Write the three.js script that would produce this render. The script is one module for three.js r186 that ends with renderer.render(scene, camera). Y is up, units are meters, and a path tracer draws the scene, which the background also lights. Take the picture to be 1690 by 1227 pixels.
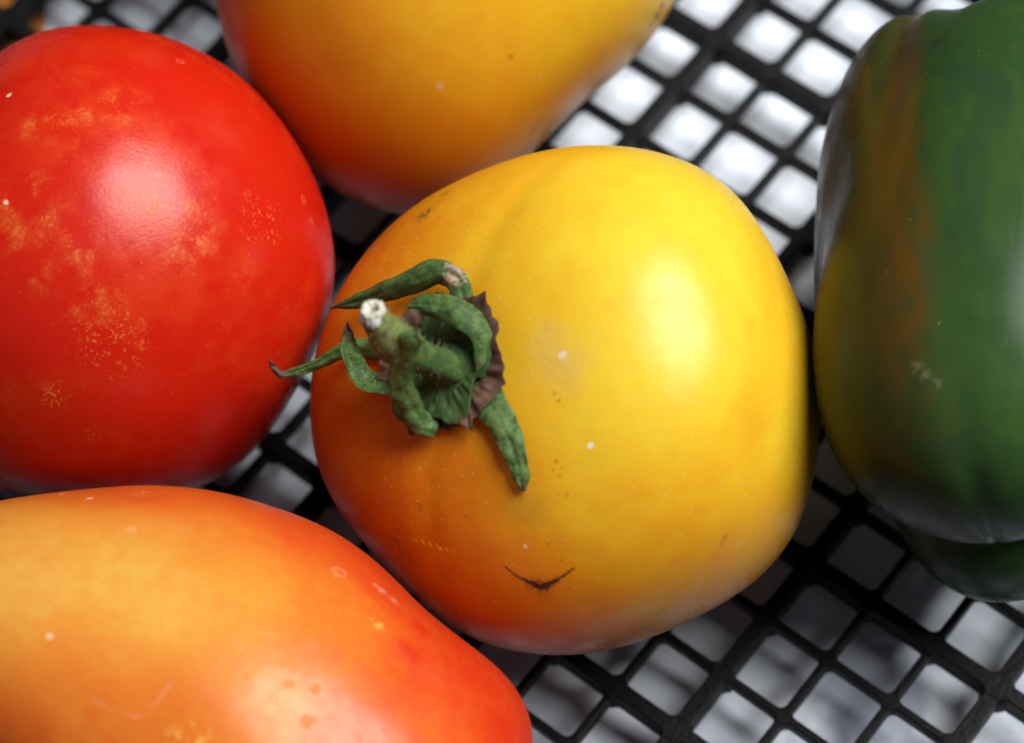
import * as THREE from 'three';
import { RoundedBoxGeometry } from 'three/addons/geometries/RoundedBoxGeometry.js';
import { mergeGeometries } from 'three/addons/utils/BufferGeometryUtils.js';

// ---------------------------------------------------------------- camera, sky, sun, exposure
const scene = new THREE.Scene();
const camera = new THREE.PerspectiveCamera(2 * Math.atan(613.5 / 4500) * 180 / Math.PI, 1024 / 743, 0.02, 20);
camera.position.set(0.01593, 0.37285, 0.17507);
camera.up.set(0.03217, 0.45293, -0.89097);
camera.lookAt(0.01593 - 0.06313, 0.37285 - 0.88873, 0.17507 - 0.45407);
camera.focus = 0.368;
camera.userData.fStop = 12.5;

const skyLevel = 0.022;
{
  const w = 64, h = 32, a = new Float32Array(w * h * 4);
  for (let j = 0; j < h; j++) for (let i = 0; i < w; i++) {
    const up = Math.max(0, Math.sin(((j + 0.5) / h - 0.5) * Math.PI)), k = skyLevel * (1 + 2 * up) / 2.2, o = (j * w + i) * 4;
    a[o] = 0.92 * k; a[o + 1] = 1.0 * k; a[o + 2] = 1.16 * k; a[o + 3] = 1;
  }
  const t = new THREE.DataTexture(a, w, h, THREE.RGBAFormat, THREE.FloatType);
  t.mapping = THREE.EquirectangularReflectionMapping; t.magFilter = THREE.LinearFilter; t.needsUpdate = true;
  scene.background = t; scene.environment = t;
}
const sun = new THREE.DirectionalLight(new THREE.Color().setRGB(1, 0.975, 0.94), 1.5);
sun.position.set(0.515, 0.84, -0.18).multiplyScalar(2);
sun.target.position.set(0, 0, 0);
sun.castShadow = true; sun.shadow.radius = 76; sun.shadow.mapSize.set(2048, 2048);
Object.assign(sun.shadow.camera, { left: -0.25, right: 0.25, top: 0.25, bottom: -0.25, near: 0.5, far: 4 });
scene.add(sun, sun.target);

const renderer = new THREE.WebGLRenderer({ antialias: true });
renderer.setSize(1024, 743);
renderer.toneMapping = THREE.LinearToneMapping;
renderer.toneMappingExposure = 4.3;
renderer.shadowMap.enabled = true;

// measured shapes: metres and unit directions, stem and sepals in millimetres from the fruit base
const DATA = {"sepals":[[[-12.3,58.64,0.34,2.69],[-12.25,60.34,-1.45,3.14],[-13.09,61.82,-3.57,3.58],[-15.53,61.44,-4.69,3.81],[-18.94,59.38,-4.6,4.03],[-22.6,56.86,-4.66,3.58],[-26.2,53.93,-5.01,2.69],[-29.06,52.03,-5.32,1.57],[-31.06,50.66,-5.66,0.34]],
[[-9.29,57.87,9.15,2.91],[-8.88,60.23,7.1,3.58],[-9.43,62.3,4.89,4.26],[-11.47,63.37,3.08,4.48],[-14.26,63.19,1.63,4.03],[-17.13,62.28,0.49,3.36],[-19.44,61.42,0.3,0.78]],
[[-12.41,56.66,8.42,6.72],[-9.96,57.27,11.29,5.6],[-8.09,57.88,14.46,4.03],[-6.71,57.49,17.44,3.81],[-5.68,56.56,20.23,3.36],[-5.15,55.19,22.18,2.46],[-4.93,53.85,23.89,1.01]],
[[-16.04,53.64,14.4,2.91],[-18.01,55.42,14.05,3.81],[-19.1,58.82,13.05,4.03],[-19.51,63.23,12.19,4.03],[-18.91,67.54,11.37,3.81],[-17.67,70.72,10.48,3.36],[-16.76,72.23,9.59,0.9]],
[[-20.48,53.28,8.22,3.36],[-23.3,51.94,7.27,3.81],[-25.96,51.6,6.1,3.81],[-27.58,52.64,4.31,3.36],[-28.18,54.67,2.62,2.69],[-27.99,56.45,1.3,1.79],[-27.67,57.97,0.48,0.45]],
[[-20.64,55.2,1.64,3.36],[-24.79,52.83,1.34,3.36],[-28.25,50.74,0.4,2.91],[-31.22,48.62,0.56,2.02],[-33.84,47.35,1.2,1.68],[-36.81,46.67,1.85,1.46],[-38.13,46.61,2.14,1.23],[-39.01,47.53,1.57,1.01],[-39.63,48.51,0.85,0.22]]],"stem":[[-12.64,55.05,6.98,2.5],[-13.79,57.31,7.55,2.2],[-16.0,60.58,8.08,2.1],[-18.02,63.85,8.55,2.2],[-19.74,66.69,8.74,2.6],[-20.87,69.15,8.5,2.55],[-21.74,71.13,8.04,2.0],[-22.27,72.54,7.56,1.55],[-22.39,73.6,7.26,1.42]],"calyxDir":[-0.5338,0.8138,0.2297],"fruit":{"center":{"C":[-0.00046,0.03212,0.00562],"ax":[0.0424,0.8947,0.4447],"st":[-0.4757,0.8462,0.2403],"p":[0.0356,0.0094,-0.00556,0.01484,-0.01322,-0.01531,-0.01041,0.00977,-0.00279,0.00585,-0.00116,-0.00059,0.00232,0.00289,-0.00118,-0.00088,0.00223]},
"red":{"C":[-0.06893,0.03432,-0.01627],"ax":[0.2111,0.8501,0.4825],"st":[-0.7078,0.6169,0.3441],"p":[0.03471,0.02722,-0.02743,-0.00556,-0.03645,-0.02249,-0.00676,0.00182,0.01696,0.00665,0.01395]},
"orange":{"C":[-0.01904,0.03558,-0.06752],"ax":[0.082,0.8125,0.5772],"st":[0.8001,0.5978,0.0501],"p":[0.03622,0.04385,0.05422,-0.05508,0.00543,0.00992,-0.02496,-0.00283,-0.00273,-0.00182,0.00973]},
"roma":{"C":[-0.04086,0.03273,0.06202],"ax":[0.1975,0.9216,0.3343],"st":null,"p":[0.47083,0.0581,0.03185,-0.24436,0.07898,0.08084,0.0056,0.07488,-0.03321,-0.02092,-0.00816,-0.04257,0.03521,0.03045,0.01335,0.03118]}},
"lobes":[[0.05098,0.03385,-0.0136,0.01618,0.02364,0.03755,-3],[0.0603,0.0452,-0.0068,0.0243,0.022,0.0402,-16],[0.06112,0.02005,-0.01156,0.0188,0.02006,0.04305,-3],[0.0715,0.034,-0.01,0.018,0.0235,0.0385,-3]],"pepC":[0.05743,0.034,-0.009],"ripe":{"center":[[-0.807,0.447,-0.385,0.62],[-0.92,0.313,0.235,0.82],[-0.74,0.374,0.558,0.78],[-0.59,-0.257,0.765,0.82],[-0.327,-0.046,0.944,0.75],[-0.082,0.222,0.972,0.6],[-0.453,0.475,0.755,0.7],[-0.19,0.573,0.797,0.4],[0.161,0.488,0.858,0.28],[0.482,-0.043,0.875,0.5],[0.699,0.152,0.698,0.35],[0.837,0.426,0.343,0.22],[0.201,0.959,-0.198,0.05],[-0.31,0.915,-0.259,0.3],[-0.577,0.738,-0.352,0.48],[-0.246,0.686,-0.685,0.28],[0.861,0.508,0.028,0.25],[0.415,0.862,0.291,0],[-0.046,0.985,0.168,0.15],[0.583,0.757,-0.297,0.03],[0.143,0.837,0.529,0.1],[-0.679,0.678,0.283,0.7]],"orange":[[-0.844,0.289,0.452,0.68],[-0.62,0.228,0.751,0.66],[-0.282,-0.067,0.957,0.75],[0.081,0.099,0.992,0.6],[-0.232,0.516,0.825,0.5],[0.238,0.481,0.844,0.35],[0.622,0.371,0.69,0.22],[0.342,0.127,0.931,0.42],[0.871,0.129,0.474,0.25],[0.632,0.029,0.775,0.38],[-0.466,0.582,0.666,0.52],[0.015,0.681,0.733,0.4]],"roma":[[-0.621,0.526,-0.581,0.15],[-0.448,0.692,-0.567,0.15],[-0.581,0.743,-0.332,0.03],[-0.358,0.807,-0.47,0.05],[-0.099,0.708,-0.699,0.4],[-0.26,0.908,-0.328,0.05],[0.038,0.885,-0.463,0.15],[-0.525,0.841,-0.132,0.55],[-0.669,0.743,0.012,0.7],[-0.258,0.965,-0.046,0.6],[-0.152,0.984,0.089,0.6],[0.198,0.558,-0.806,0.85],[0.05,0.492,-0.869,0.8],[-0.231,0.46,-0.857,0.75],[0.381,0.73,-0.568,0.5],[0.496,0.791,-0.358,0.5],[0.435,0.494,-0.753,0.9],[0.599,0.51,-0.617,0.95],[0.685,0.654,-0.322,0.85],[0.785,0.447,-0.43,1],[0.794,0.557,-0.242,0.85],[0.896,0.405,-0.181,1],[0.513,0.858,0.036,0.75],[0.706,0.708,-0.003,0.7],[0.183,0.982,-0.055,0.35],[-0.461,0.411,-0.786,0.75],[0.936,0.342,-0.083,1]]},
"marks":{"crack":[[-0.228,0.366,0.902],[-0.194,0.344,0.918],[-0.158,0.332,0.93],[-0.123,0.322,0.939],[-0.093,0.315,0.944],[-0.065,0.329,0.942],[-0.034,0.351,0.936],[-0.0,0.378,0.926],[0.033,0.404,0.914]],"center":[[0.023,0.961,0.274,9,"w"],[0.036,0.964,0.263,5,"w"],[0.125,0.791,0.599,6,"w"],[-0.149,0.471,0.869,4,"w"],[-0.024,0.987,0.159,8,"p"],[-0.013,0.755,0.655,5,"b"],[0.011,0.742,0.67,4,"b"],[-0.029,0.733,0.68,4,"b"],[-0.0,0.718,0.696,4,"b"],[0.023,0.665,0.746,6,"b"],[-0.013,0.66,0.751,3,"b"],[-0.057,0.495,0.867,4,"b"],[-0.035,0.468,0.883,4,"b"],[-0.013,0.434,0.901,3,"b"],[-0.012,0.906,0.422,5,"b"],[0.005,0.893,0.45,5,"b"],[0.02,0.883,0.468,3,"b"],[-0.401,0.492,0.773,4,"b"],[-0.608,0.403,0.684,10,"b2"],[-0.843,0.315,0.435,6,"b2"],[-0.118,0.47,0.875,3,"b"],[-0.668,0.191,0.719,30,"g"],[-0.628,0.133,0.767,28,"g"],[-0.482,0.191,0.855,22,"g"],[-0.466,0.574,-0.673,16,"g"],[-0.544,0.601,-0.585,26,"g"],[0.004,0.953,0.303,70,"p"],[-0.047,0.98,0.195,35,"p"],[0.697,0.585,0.415,48,"o"],[-0.139,0.604,0.785,40,"g2"],[-0.654,0.686,0.319,40,"p"],[0.58,0.327,0.746,9,"b2"],[0.568,0.306,0.764,6,"b2"]],"red":[[0.056,0.993,-0.106,38,"y"],[0.136,0.98,-0.144,26,"y"],[-0.015,0.995,-0.097,26,"y"],[0.299,0.932,-0.202,34,"y"],[0.005,0.987,0.163,26,"y"],[-0.116,0.961,0.25,28,"y"],[0.044,0.947,0.318,44,"y"],[0.169,0.884,0.436,34,"y"],[0.005,0.872,0.489,30,"y"],[0.205,0.781,0.59,40,"y"],[0.579,0.766,0.28,44,"y"],[0.536,0.76,0.368,26,"y"],[0.743,0.558,0.37,16,"y"],[0.432,0.881,0.193,50,"y2"],[0.261,0.681,0.684,60,"y2"],[-0.101,0.929,0.355,36,"y"],[0.127,0.991,0.037,20,"y"],[0.537,0.819,0.202,40,"y"],[0.161,0.343,0.926,20,"y2"],[0.026,0.526,0.85,24,"y2"],[0.8,0.583,0.143,40,"y2"],[-0.162,0.94,-0.299,6,"w"],[-0.118,0.967,0.224,6,"w"],[0.922,0.379,-0.078,7,"p"],[0.947,0.322,-0.013,7,"p"],[0.464,0.705,-0.537,8,"p"],[0.451,0.888,0.09,7,"b2"],[0.442,0.879,0.179,6,"b2"],[0.464,0.861,0.21,5,"b2"]],"roma":[[0.144,0.944,-0.298,14,"d"],[0.131,0.963,-0.235,15,"d"],[0.183,0.956,-0.231,16,"d"],[0.219,0.955,-0.199,14,"d"],[0.255,0.952,-0.171,9,"d"],[0.307,0.907,-0.29,14,"d"],[0.036,0.968,-0.249,12,"d"],[0.242,0.965,-0.102,9,"d"],[0.341,0.935,-0.092,9,"d"],[0.314,0.949,0.035,13,"d"],[0.098,0.987,-0.127,8,"d"],[0.13,0.89,-0.437,10,"d"],[-0.547,0.347,-0.762,5,"w"],[-0.474,0.451,-0.756,7,"w"],[-0.351,0.455,-0.818,16,"p"],[0.367,0.668,-0.647,14,"r"],[0.53,0.572,-0.626,12,"p"],[0.58,0.561,-0.591,13,"p"],[-0.54,0.807,-0.238,7,"w"],[0.45,0.892,-0.049,6,"p"],[-0.348,0.675,-0.65,10,"p"],[0.503,0.575,-0.646,8,"p"],[-0.152,0.983,0.1,30,"y"],[-0.085,0.989,0.124,26,"y"],[0.533,0.728,-0.431,18,"y"],[0.679,0.556,-0.48,30,"o2"],[0.666,0.676,-0.315,34,"o2"]],"romaLine":[[-0.188,0.978,-0.092],[-0.232,0.972,-0.033],[-0.281,0.96,0.018],[-0.306,0.952,0.029],[-0.349,0.937,0.011],[-0.398,0.917,-0.01],[-0.449,0.893,-0.041]],"pepper":[[-0.296,0.688,0.662,14,"w"],[-0.267,0.684,0.679,10,"w"],[-0.237,0.673,0.7,9,"w"],[-0.445,0.3,0.844,7,"w"],[-0.424,0.327,0.844,5,"w"],[-0.156,0.934,-0.323,6,"w"]],"orange":[[0.933,0.0,0.359,13,"k"],[0.946,0.024,0.323,12,"k"],[0.916,-0.018,0.4,8,"k"],[0.331,0.445,0.832,8,"b2"],[0.043,0.414,0.909,8,"w"],[0.456,0.282,0.844,4,"w"],[0.439,-0.005,0.899,10,"b2"],[0.407,-0.046,0.912,12,"b2"]]},
"dents":{"center":[[0.752,0.531,0.39,0.2,0.006],[-0.19,0.844,0.502,0.16,-0.003],[0.601,0.782,0.163,0.28,-0.004],[-0.431,0.549,0.716,0.14,0.004]]},
"groove":[[-0.206,0.864,-0.459]],"scar":[0.9416,-0.0231,0.3358]};

// ---------------------------------------------------------------- helpers
const V = (x, y, z) => new THREE.Vector3(x, y, z);
const mix = (a, b, t) => a + (b - a) * t;
const clamp = (x, a = 0, b = 1) => Math.min(b, Math.max(a, x));
const smooth = (a, b, x) => { const t = clamp((x - a) / (b - a)); return t * t * (3 - 2 * t); };
const mix3 = (a, b, t) => [mix(a[0], b[0], t), mix(a[1], b[1], t), mix(a[2], b[2], t)];
function hash(x, y, z) {
  let h = Math.imul(x, 374761393) ^ Math.imul(y, 668265263) ^ Math.imul(z, 1274126177);
  h = Math.imul(h ^ (h >>> 13), 1103515245); h ^= h >>> 16; h = Math.imul(h, 2246822519);
  return ((h ^ (h >>> 15)) >>> 0) / 4294967296;
}
const PERM = new Uint8Array(1024), VAL = new Float32Array(256);
for (let i = 0; i < 256; i++) { PERM[i] = i; VAL[i] = hash(i, 11, 5) * 2 - 1; }
for (let i = 255; i > 0; i--) { const j = Math.floor(hash(i, 3, 77) * (i + 1)), t = PERM[i]; PERM[i] = PERM[j]; PERM[j] = t; }
for (let i = 256; i < 1024; i++) PERM[i] = PERM[i & 255];
function noise(x, y, z) {                                   // value noise, -1 .. 1
  const fx = Math.floor(x), fy = Math.floor(y), fz = Math.floor(z), i = fx & 255, j = fy & 255, k = fz & 255;
  let u = x - fx, v = y - fy, w = z - fz;
  u = u * u * (3 - 2 * u); v = v * v * (3 - 2 * v); w = w * w * (3 - 2 * w);
  const A = PERM[i] + j, B = PERM[i + 1] + j, a0 = PERM[A] + k, a1 = PERM[A + 1] + k, b0 = PERM[B] + k, b1 = PERM[B + 1] + k;
  const p = VAL[PERM[a0]], q = VAL[PERM[a1]], r = VAL[PERM[a0 + 1]], s = VAL[PERM[a1 + 1]];
  const c = p + (VAL[PERM[b0]] - p) * u, d = q + (VAL[PERM[b1]] - q) * u, e = r + (VAL[PERM[b0 + 1]] - r) * u, f = s + (VAL[PERM[b1 + 1]] - s) * u;
  const m = c + (d - c) * v, n = e + (f - e) * v;
  return m + (n - m) * w;
}
function fbm(x, y, z, n) {
  let s = 0, a = 0.5;
  for (let i = 0; i < n; i++) { s += a * noise(x, y, z); a *= 0.5; x = x * 2.03 + 17.1; y = y * 2.03 - 9.7; z = z * 2.03 + 4.3; }
  return s;
}
function dot(x, y, z, density, size) {                       // one small round speck in some of the unit cells: 0 .. 1
  const i = Math.floor(x), j = Math.floor(y), k = Math.floor(z), h = hash(i + 91, j, k);
  if (h > density) return 0;
  const s = size * (0.5 + hash(i, j + 57, k)), r = 0.5 - s > 0 ? 0.5 - s : 0;
  const dx = x - i - 0.5 - (hash(i, j, k + 31) - 0.5) * 2 * r, dy = y - j - 0.5 - (hash(i + 7, j, k) - 0.5) * 2 * r, dz = z - k - 0.5 - (hash(i, j + 3, k) - 0.5) * 2 * r;
  return 1 - smooth(s * 0.6, s, Math.sqrt(dx * dx + dy * dy + dz * dz));
}
let seed = 7;
const rnd = () => { seed = (Math.imul(seed, 1664525) + 1013904223) >>> 0; return seed / 4294967296; };
const toByte = (l) => { l = clamp(l); return Math.round(255 * (l <= 0.0031308 ? 12.92 * l : 1.055 * Math.pow(l, 1 / 2.4) - 0.055)); };
function lit(o) { o.traverse((m) => { if (m.isMesh) { m.castShadow = true; m.receiveShadow = true; } }); return o; }
function mesh(name, g, m, parent) { const o = new THREE.Mesh(g, m); o.name = name; if (parent) parent.add(o); return o; }
function thing(name, label, category, pos, group) {
  const o = new THREE.Group(); o.name = name; o.position.set(...pos); o.userData = { label, category };
  if (group) o.userData.group = group;
  scene.add(o); return o;
}
function structure(o) { o.userData.kind = 'structure'; scene.add(o); return o; }
function colored(g, fn) {                                    // vertex colours from a function of position and uv, linear
  const p = g.attributes.position, uv = g.attributes.uv, c = new Float32Array(p.count * 3);
  for (let i = 0; i < p.count; i++) c.set(fn(p.getX(i) * 1000, p.getY(i) * 1000, p.getZ(i) * 1000, uv ? uv.getX(i) : 0, uv ? uv.getY(i) : 0), i * 3);
  g.setAttribute('color', new THREE.BufferAttribute(c, 3)); return g;
}

// ---------------------------------------------------------------- surface under the crate
const G0 = V(0.02278, 0, -0.07557), GA = V(0.78414, 0, 0.62058), GB = V(-0.62058, 0, 0.78414), PITCH = 0.011;
{
  const W = 1024, a = new Uint8Array(W * W * 4);
  for (let j = 0; j < W; j++) for (let i = 0; i < W; i++) {
    const x = (i / W - 0.5) * 80, z = (0.5 - j / W) * 80;    // centimetres
    const soilShade = smooth(1.5, 4.5, z * 0.9 + x * 0.1 + 1.2 * noise(x * 0.5, 5, z * 0.5)), stainShade = smooth(-0.22, 0.3, fbm(x * 1.3 + 3, 2, z * 1.3, 4)) * soilShade;  // near-side blue-grey mottle: stains, with the shade of the fruit painted in
    const g = 1 + 0.05 * fbm(x * 3, 1, z * 3, 3), speck = smooth(0.36, 0.56, fbm(x * 4, 8, z * 4, 3)) * soilShade;
    let c = [0.74 * g, 0.81 * g, 0.91 * g];
    c = mix3(c, [0.24, 0.28, 0.36], 0.85 * stainShade); c = mix3(c, [0.20, 0.15, 0.11], 0.5 * speck);
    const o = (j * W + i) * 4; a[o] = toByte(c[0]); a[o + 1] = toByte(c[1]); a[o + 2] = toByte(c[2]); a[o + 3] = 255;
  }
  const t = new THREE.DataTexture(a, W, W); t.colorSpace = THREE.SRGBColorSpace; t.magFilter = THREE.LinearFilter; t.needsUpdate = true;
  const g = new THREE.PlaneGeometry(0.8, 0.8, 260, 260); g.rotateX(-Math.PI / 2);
  const p = g.attributes.position;
  for (let i = 0; i < p.count; i++) {
    const x = p.getX(i) * 100, z = p.getZ(i) * 100;
    p.setY(i, -0.0112 + 0.0009 * fbm(x * 0.55, 3, z * 0.55, 2) + 0.0005 * (1 - Math.abs(noise(x * 0.8 + 9, 1, z * 0.8))));
  }
  g.computeVertexNormals();
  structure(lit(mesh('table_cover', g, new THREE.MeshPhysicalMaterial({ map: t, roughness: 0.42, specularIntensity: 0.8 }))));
}

// ---------------------------------------------------------------- crate floor: ribs in two directions, every third one heavy
const plasticBump = (() => {
  const W = 256, a = new Uint8Array(W * W * 4);
  for (let j = 0; j < W; j++) for (let i = 0; i < W; i++) { const v = 128 + 110 * fbm(i * 0.11, j * 0.11, 2, 4), o = (j * W + i) * 4; a[o] = a[o + 1] = a[o + 2] = clamp(v, 0, 255); a[o + 3] = 255; }
  const t = new THREE.DataTexture(a, W, W); t.wrapS = t.wrapT = THREE.RepeatWrapping; t.magFilter = THREE.LinearFilter; t.repeat.set(60, 60); t.needsUpdate = true; return t;
})();
const plastic = new THREE.MeshPhysicalMaterial({ color: new THREE.Color().setRGB(0.0045, 0.0045, 0.0052), roughness: 0.5, specularIntensity: 0.22, bumpMap: plasticBump, bumpScale: 0.00012 });
const A0 = -12, A1 = 18, B0 = -9, B1 = 21;
const heavy = (k) => ((k % 3) + 3) % 3 === 0;
function ribGeometry(k, from, to, sink) {
  const w = (heavy(k) ? 2.4 : 1.25) / 2000, depth = heavy(k) ? 0.0046 : 0.0027, up = [], r = 0.0011;
  for (let m = from; m <= to; m++) {
    const o = (heavy(m) ? 2.4 : 1.25) / 2000, x = m * PITCH, jx = 1;
    for (const [d, e] of [[-1, 0], [-0.55, 0.12], [-0.2, 0.5], [0, 1], [0, 1], [0.2, 0.5], [0.55, 0.12], [1, 0]].map(([q, e], n) => [n < 4 ? -o + q * r : o + q * r, e])) up.push([x + d, w + e * r * 0.75 * jx]);
  }
  const pts = [[(from - 0.5) * PITCH, w], ...up, [(to + 0.5) * PITCH, w]];
  const s = new THREE.Shape([...pts.map(([x, y]) => new THREE.Vector2(x, y)), ...pts.reverse().map(([x, y]) => new THREE.Vector2(x, -y))]);
  const g = new THREE.ExtrudeGeometry(s, { depth: depth - 0.0005, bevelEnabled: true, bevelThickness: 0.00025, bevelSize: 0.00025, bevelOffset: -0.00025, bevelSegments: 2, curveSegments: 1 });
  g.rotateX(Math.PI / 2);                                     // extrusion points down; top of the rib at y = 0
  g.translate(0, -0.00025 - sink, 0);
  return g;
}
{
  const crate = thing('plastic_crate', 'black plastic crate floor of crossed ribs with square holes under the vegetables', 'crate', [0, 0, 0]);
  const turn = Math.atan2(-GA.z, GA.x);                       // local +x along GA
  const shapes = {};
  for (let b = B0; b <= B1; b++) {                            // ribs along GA
    const key = 'a' + (((b % 3) + 3) % 3);
    const g = shapes[key] ??= ribGeometry(b, A0, A1, heavy(b) ? 0.0001 : 0.0005);
    const o = mesh(heavy(b) ? 'heavy_rib' : 'thin_rib', g, plastic, crate);
    o.rotation.y = turn; o.position.copy(G0).addScaledVector(GB, b * PITCH);
  }
  for (let a = A0; a <= A1; a++) {                            // ribs along GB
    const key = 'b' + (((a % 3) + 3) % 3);
    const g = shapes[key] ??= ribGeometry(a, B0, B1, heavy(a) ? 0.0002 : 0.0006);
    const o = mesh(heavy(a) ? 'heavy_rib' : 'thin_rib', g, plastic, crate);
    o.rotation.y = Math.atan2(-GB.z, GB.x); o.position.copy(G0).addScaledVector(GA, a * PITCH);
  }
  const pts = [[0, -0.0048], [0.0025, -0.0048], [0.0025, -0.0011], [0.0023, -0.0007], [0.0017, -0.0005], [0, -0.00045]].map(([x, y]) => new THREE.Vector2(x, y));
  const boss = new THREE.LatheGeometry(pts, 20);
  for (let a = A0; a <= A1; a++) for (let b = B0; b <= B1; b++) if (heavy(a) && heavy(b)) {
    const o = mesh('boss', boss, plastic, crate); o.position.copy(G0).addScaledVector(GA, a * PITCH).addScaledVector(GB, b * PITCH);
  }
  // unseen slatted sides of the crate, added to cut low sky light
  const ca = (A0 + A1) / 2 * PITCH, cb = (B0 + B1) / 2 * PITCH, la = (A1 - A0 + 1.4) * PITCH, lb = (B1 - B0 + 1.4) * PITCH, wall = 0.003;
  const slatA = new RoundedBoxGeometry(la, 0.0235, wall, 2, 0.0008), slatB = new RoundedBoxGeometry(lb, 0.0235, wall, 2, 0.0008), postG = new RoundedBoxGeometry(0.009, 0.112, 0.009, 2, 0.001);
  const place = (o, a, b2, y, r) => { o.position.copy(G0).addScaledVector(GA, a).addScaledVector(GB, b2); o.position.y = y; o.rotation.y = r; };
  for (let k = 0; k < 4; k++) for (const s of [-1, 1]) {
    place(mesh('added_side_slat', slatA, plastic, crate), ca, cb + s * (lb / 2 + wall / 2 + 0.0006), 0.0018 + k * 0.0268, turn);
    place(mesh('added_side_slat', slatB, plastic, crate), ca + s * (la / 2 + wall / 2 + 0.0006), cb, 0.0018 + k * 0.0268, Math.atan2(-GB.z, GB.x));
  }
  for (const s of [-1, 1]) for (const t of [-1, 1]) place(mesh('added_corner_post', postG, plastic, crate), ca + s * (la / 2 + 0.007), cb + t * (lb / 2 + 0.007), 0.0450, turn);
  lit(crate);
}

// a scrap of orange card on the cover, seen through one hole behind the red tomato
{
  const s = new THREE.Shape(); s.moveTo(-0.024, -0.02); s.lineTo(0.0055, -0.022); s.quadraticCurveTo(0.0075, -0.006, 0.006, 0.008); s.lineTo(-0.022, 0.011);
  const g = new THREE.ExtrudeGeometry(s, { depth: 0.0006, bevelEnabled: true, bevelThickness: 0.0001, bevelSize: 0.0001, bevelSegments: 1 }); g.rotateX(-Math.PI / 2);
  colored(g, (x, y, z) => mix3([0.42, 0.13, 0.012], [0.56, 0.20, 0.02], clamp(0.5 + 0.9 * noise(x * 2.6, 0, 3) * noise(3, 0, z * 2.6) + fbm(x, y, z, 2))));
  const o = lit(mesh('orange_card', g, new THREE.MeshPhysicalMaterial({ vertexColors: true, roughness: 0.8 }))); o.position.set(-0.0984, -0.0106, -0.0925);
  o.userData = { label: 'scrap of orange card under the crate floor behind the red tomato', category: 'card' }; scene.add(o);
}

// ---------------------------------------------------------------- fruit bodies: a radius for every direction
const unit = ([x, y, z]) => { const l = Math.hypot(x, y, z); return [x / l, y / l, z / l]; };
const cross = (a, b) => [a[1] * b[2] - a[2] * b[1], a[2] * b[0] - a[0] * b[2], a[0] * b[1] - a[1] * b[0]];
const dp = (a, b) => a[0] * b[0] + a[1] * b[1] + a[2] * b[2];
function lobes(ax, cf) {                                      // uneven girth about one axis of the fruit
  const u = unit(cross(ax, [0, 1, 0.3])), v = cross(ax, u);
  return (d) => {
    const x = dp(d, u), y = dp(d, v); let re = x, im = y, s = 1;
    for (let i = 0; i < cf.length; i += 2) { const t = re * x - im * y; im = re * y + im * x; re = t; s += cf[i] * re + cf[i + 1] * im; }
    return s;
  };
}
const angle = (d, e) => Math.acos(clamp(dp(d, e), -1, 1));
function tomatoRadius({ ax, st, p }, squash, n, extra) {
  const f = lobes(ax, p.slice(1)), e = extra ?? (() => 0);
  return (d) => {
    const c = dp(d, st);
    return p[0] * Math.pow(Math.pow(Math.max(0, 1 - c * c), n / 2) + Math.pow(Math.abs(c) / squash, n), -1 / n) * f(d) * (1 + e(d, c));
  };
}
function romaRadius({ ax, p }) {
  const f = lobes(ax, p.slice(4)), [ang, A, B, tap] = p, axis = [Math.cos(ang), 0, Math.sin(ang)];
  return (d) => {
    const c = dp(d, axis), s1 = Math.sqrt(Math.max(0, 1 - c * c)); let lo = 0, hi = 0.1;
    for (let i = 0; i < 40; i++) {
      const m = (lo + hi) / 2, s = m * c / A, q = m * s1 / (B * clamp(1 + tap * s - 0.12 * s * s, 0.3, 2));
      if (s * s + q * q < 1) lo = m; else hi = m;
    }
    return lo * f(d);
  };
}
function pepperRadius() {
  const C = DATA.pepC, L = DATA.lobes.map((q) => [...q.slice(0, 6), Math.cos(q[6] * Math.PI / 180), Math.sin(q[6] * Math.PI / 180)]);
  const value = (x, y, z) => {
    let a = -9;
    for (const q of L) {
      const cy = q[6], sy = q[7];
      const X = x - q[0], Y = y - q[1], Z = z - q[2], u = (X * cy - Z * sy) / q[3], w = (X * sy + Z * cy) / q[5], v = Y / q[4];
      const b = 1 - Math.pow(Math.pow(u * u + v * v, 1.25) + Math.pow(Math.abs(w), 2.5), 0.4), h = Math.max(0, 0.11 - Math.abs(a - b)) / 0.11;
      a = Math.max(a, b) + h * h * 0.0275;
    }
    return a;
  };
  return (d) => {
    let lo = 0.002, hi = 0.08;
    for (let i = 0; i < 28; i++) { const m = (lo + hi) / 2; if (value(C[0] + d[0] * m, C[1] + d[1] * m, C[2] + d[2] * m) > 0) lo = m; else hi = m; }
    return lo;
  };
}
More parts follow.
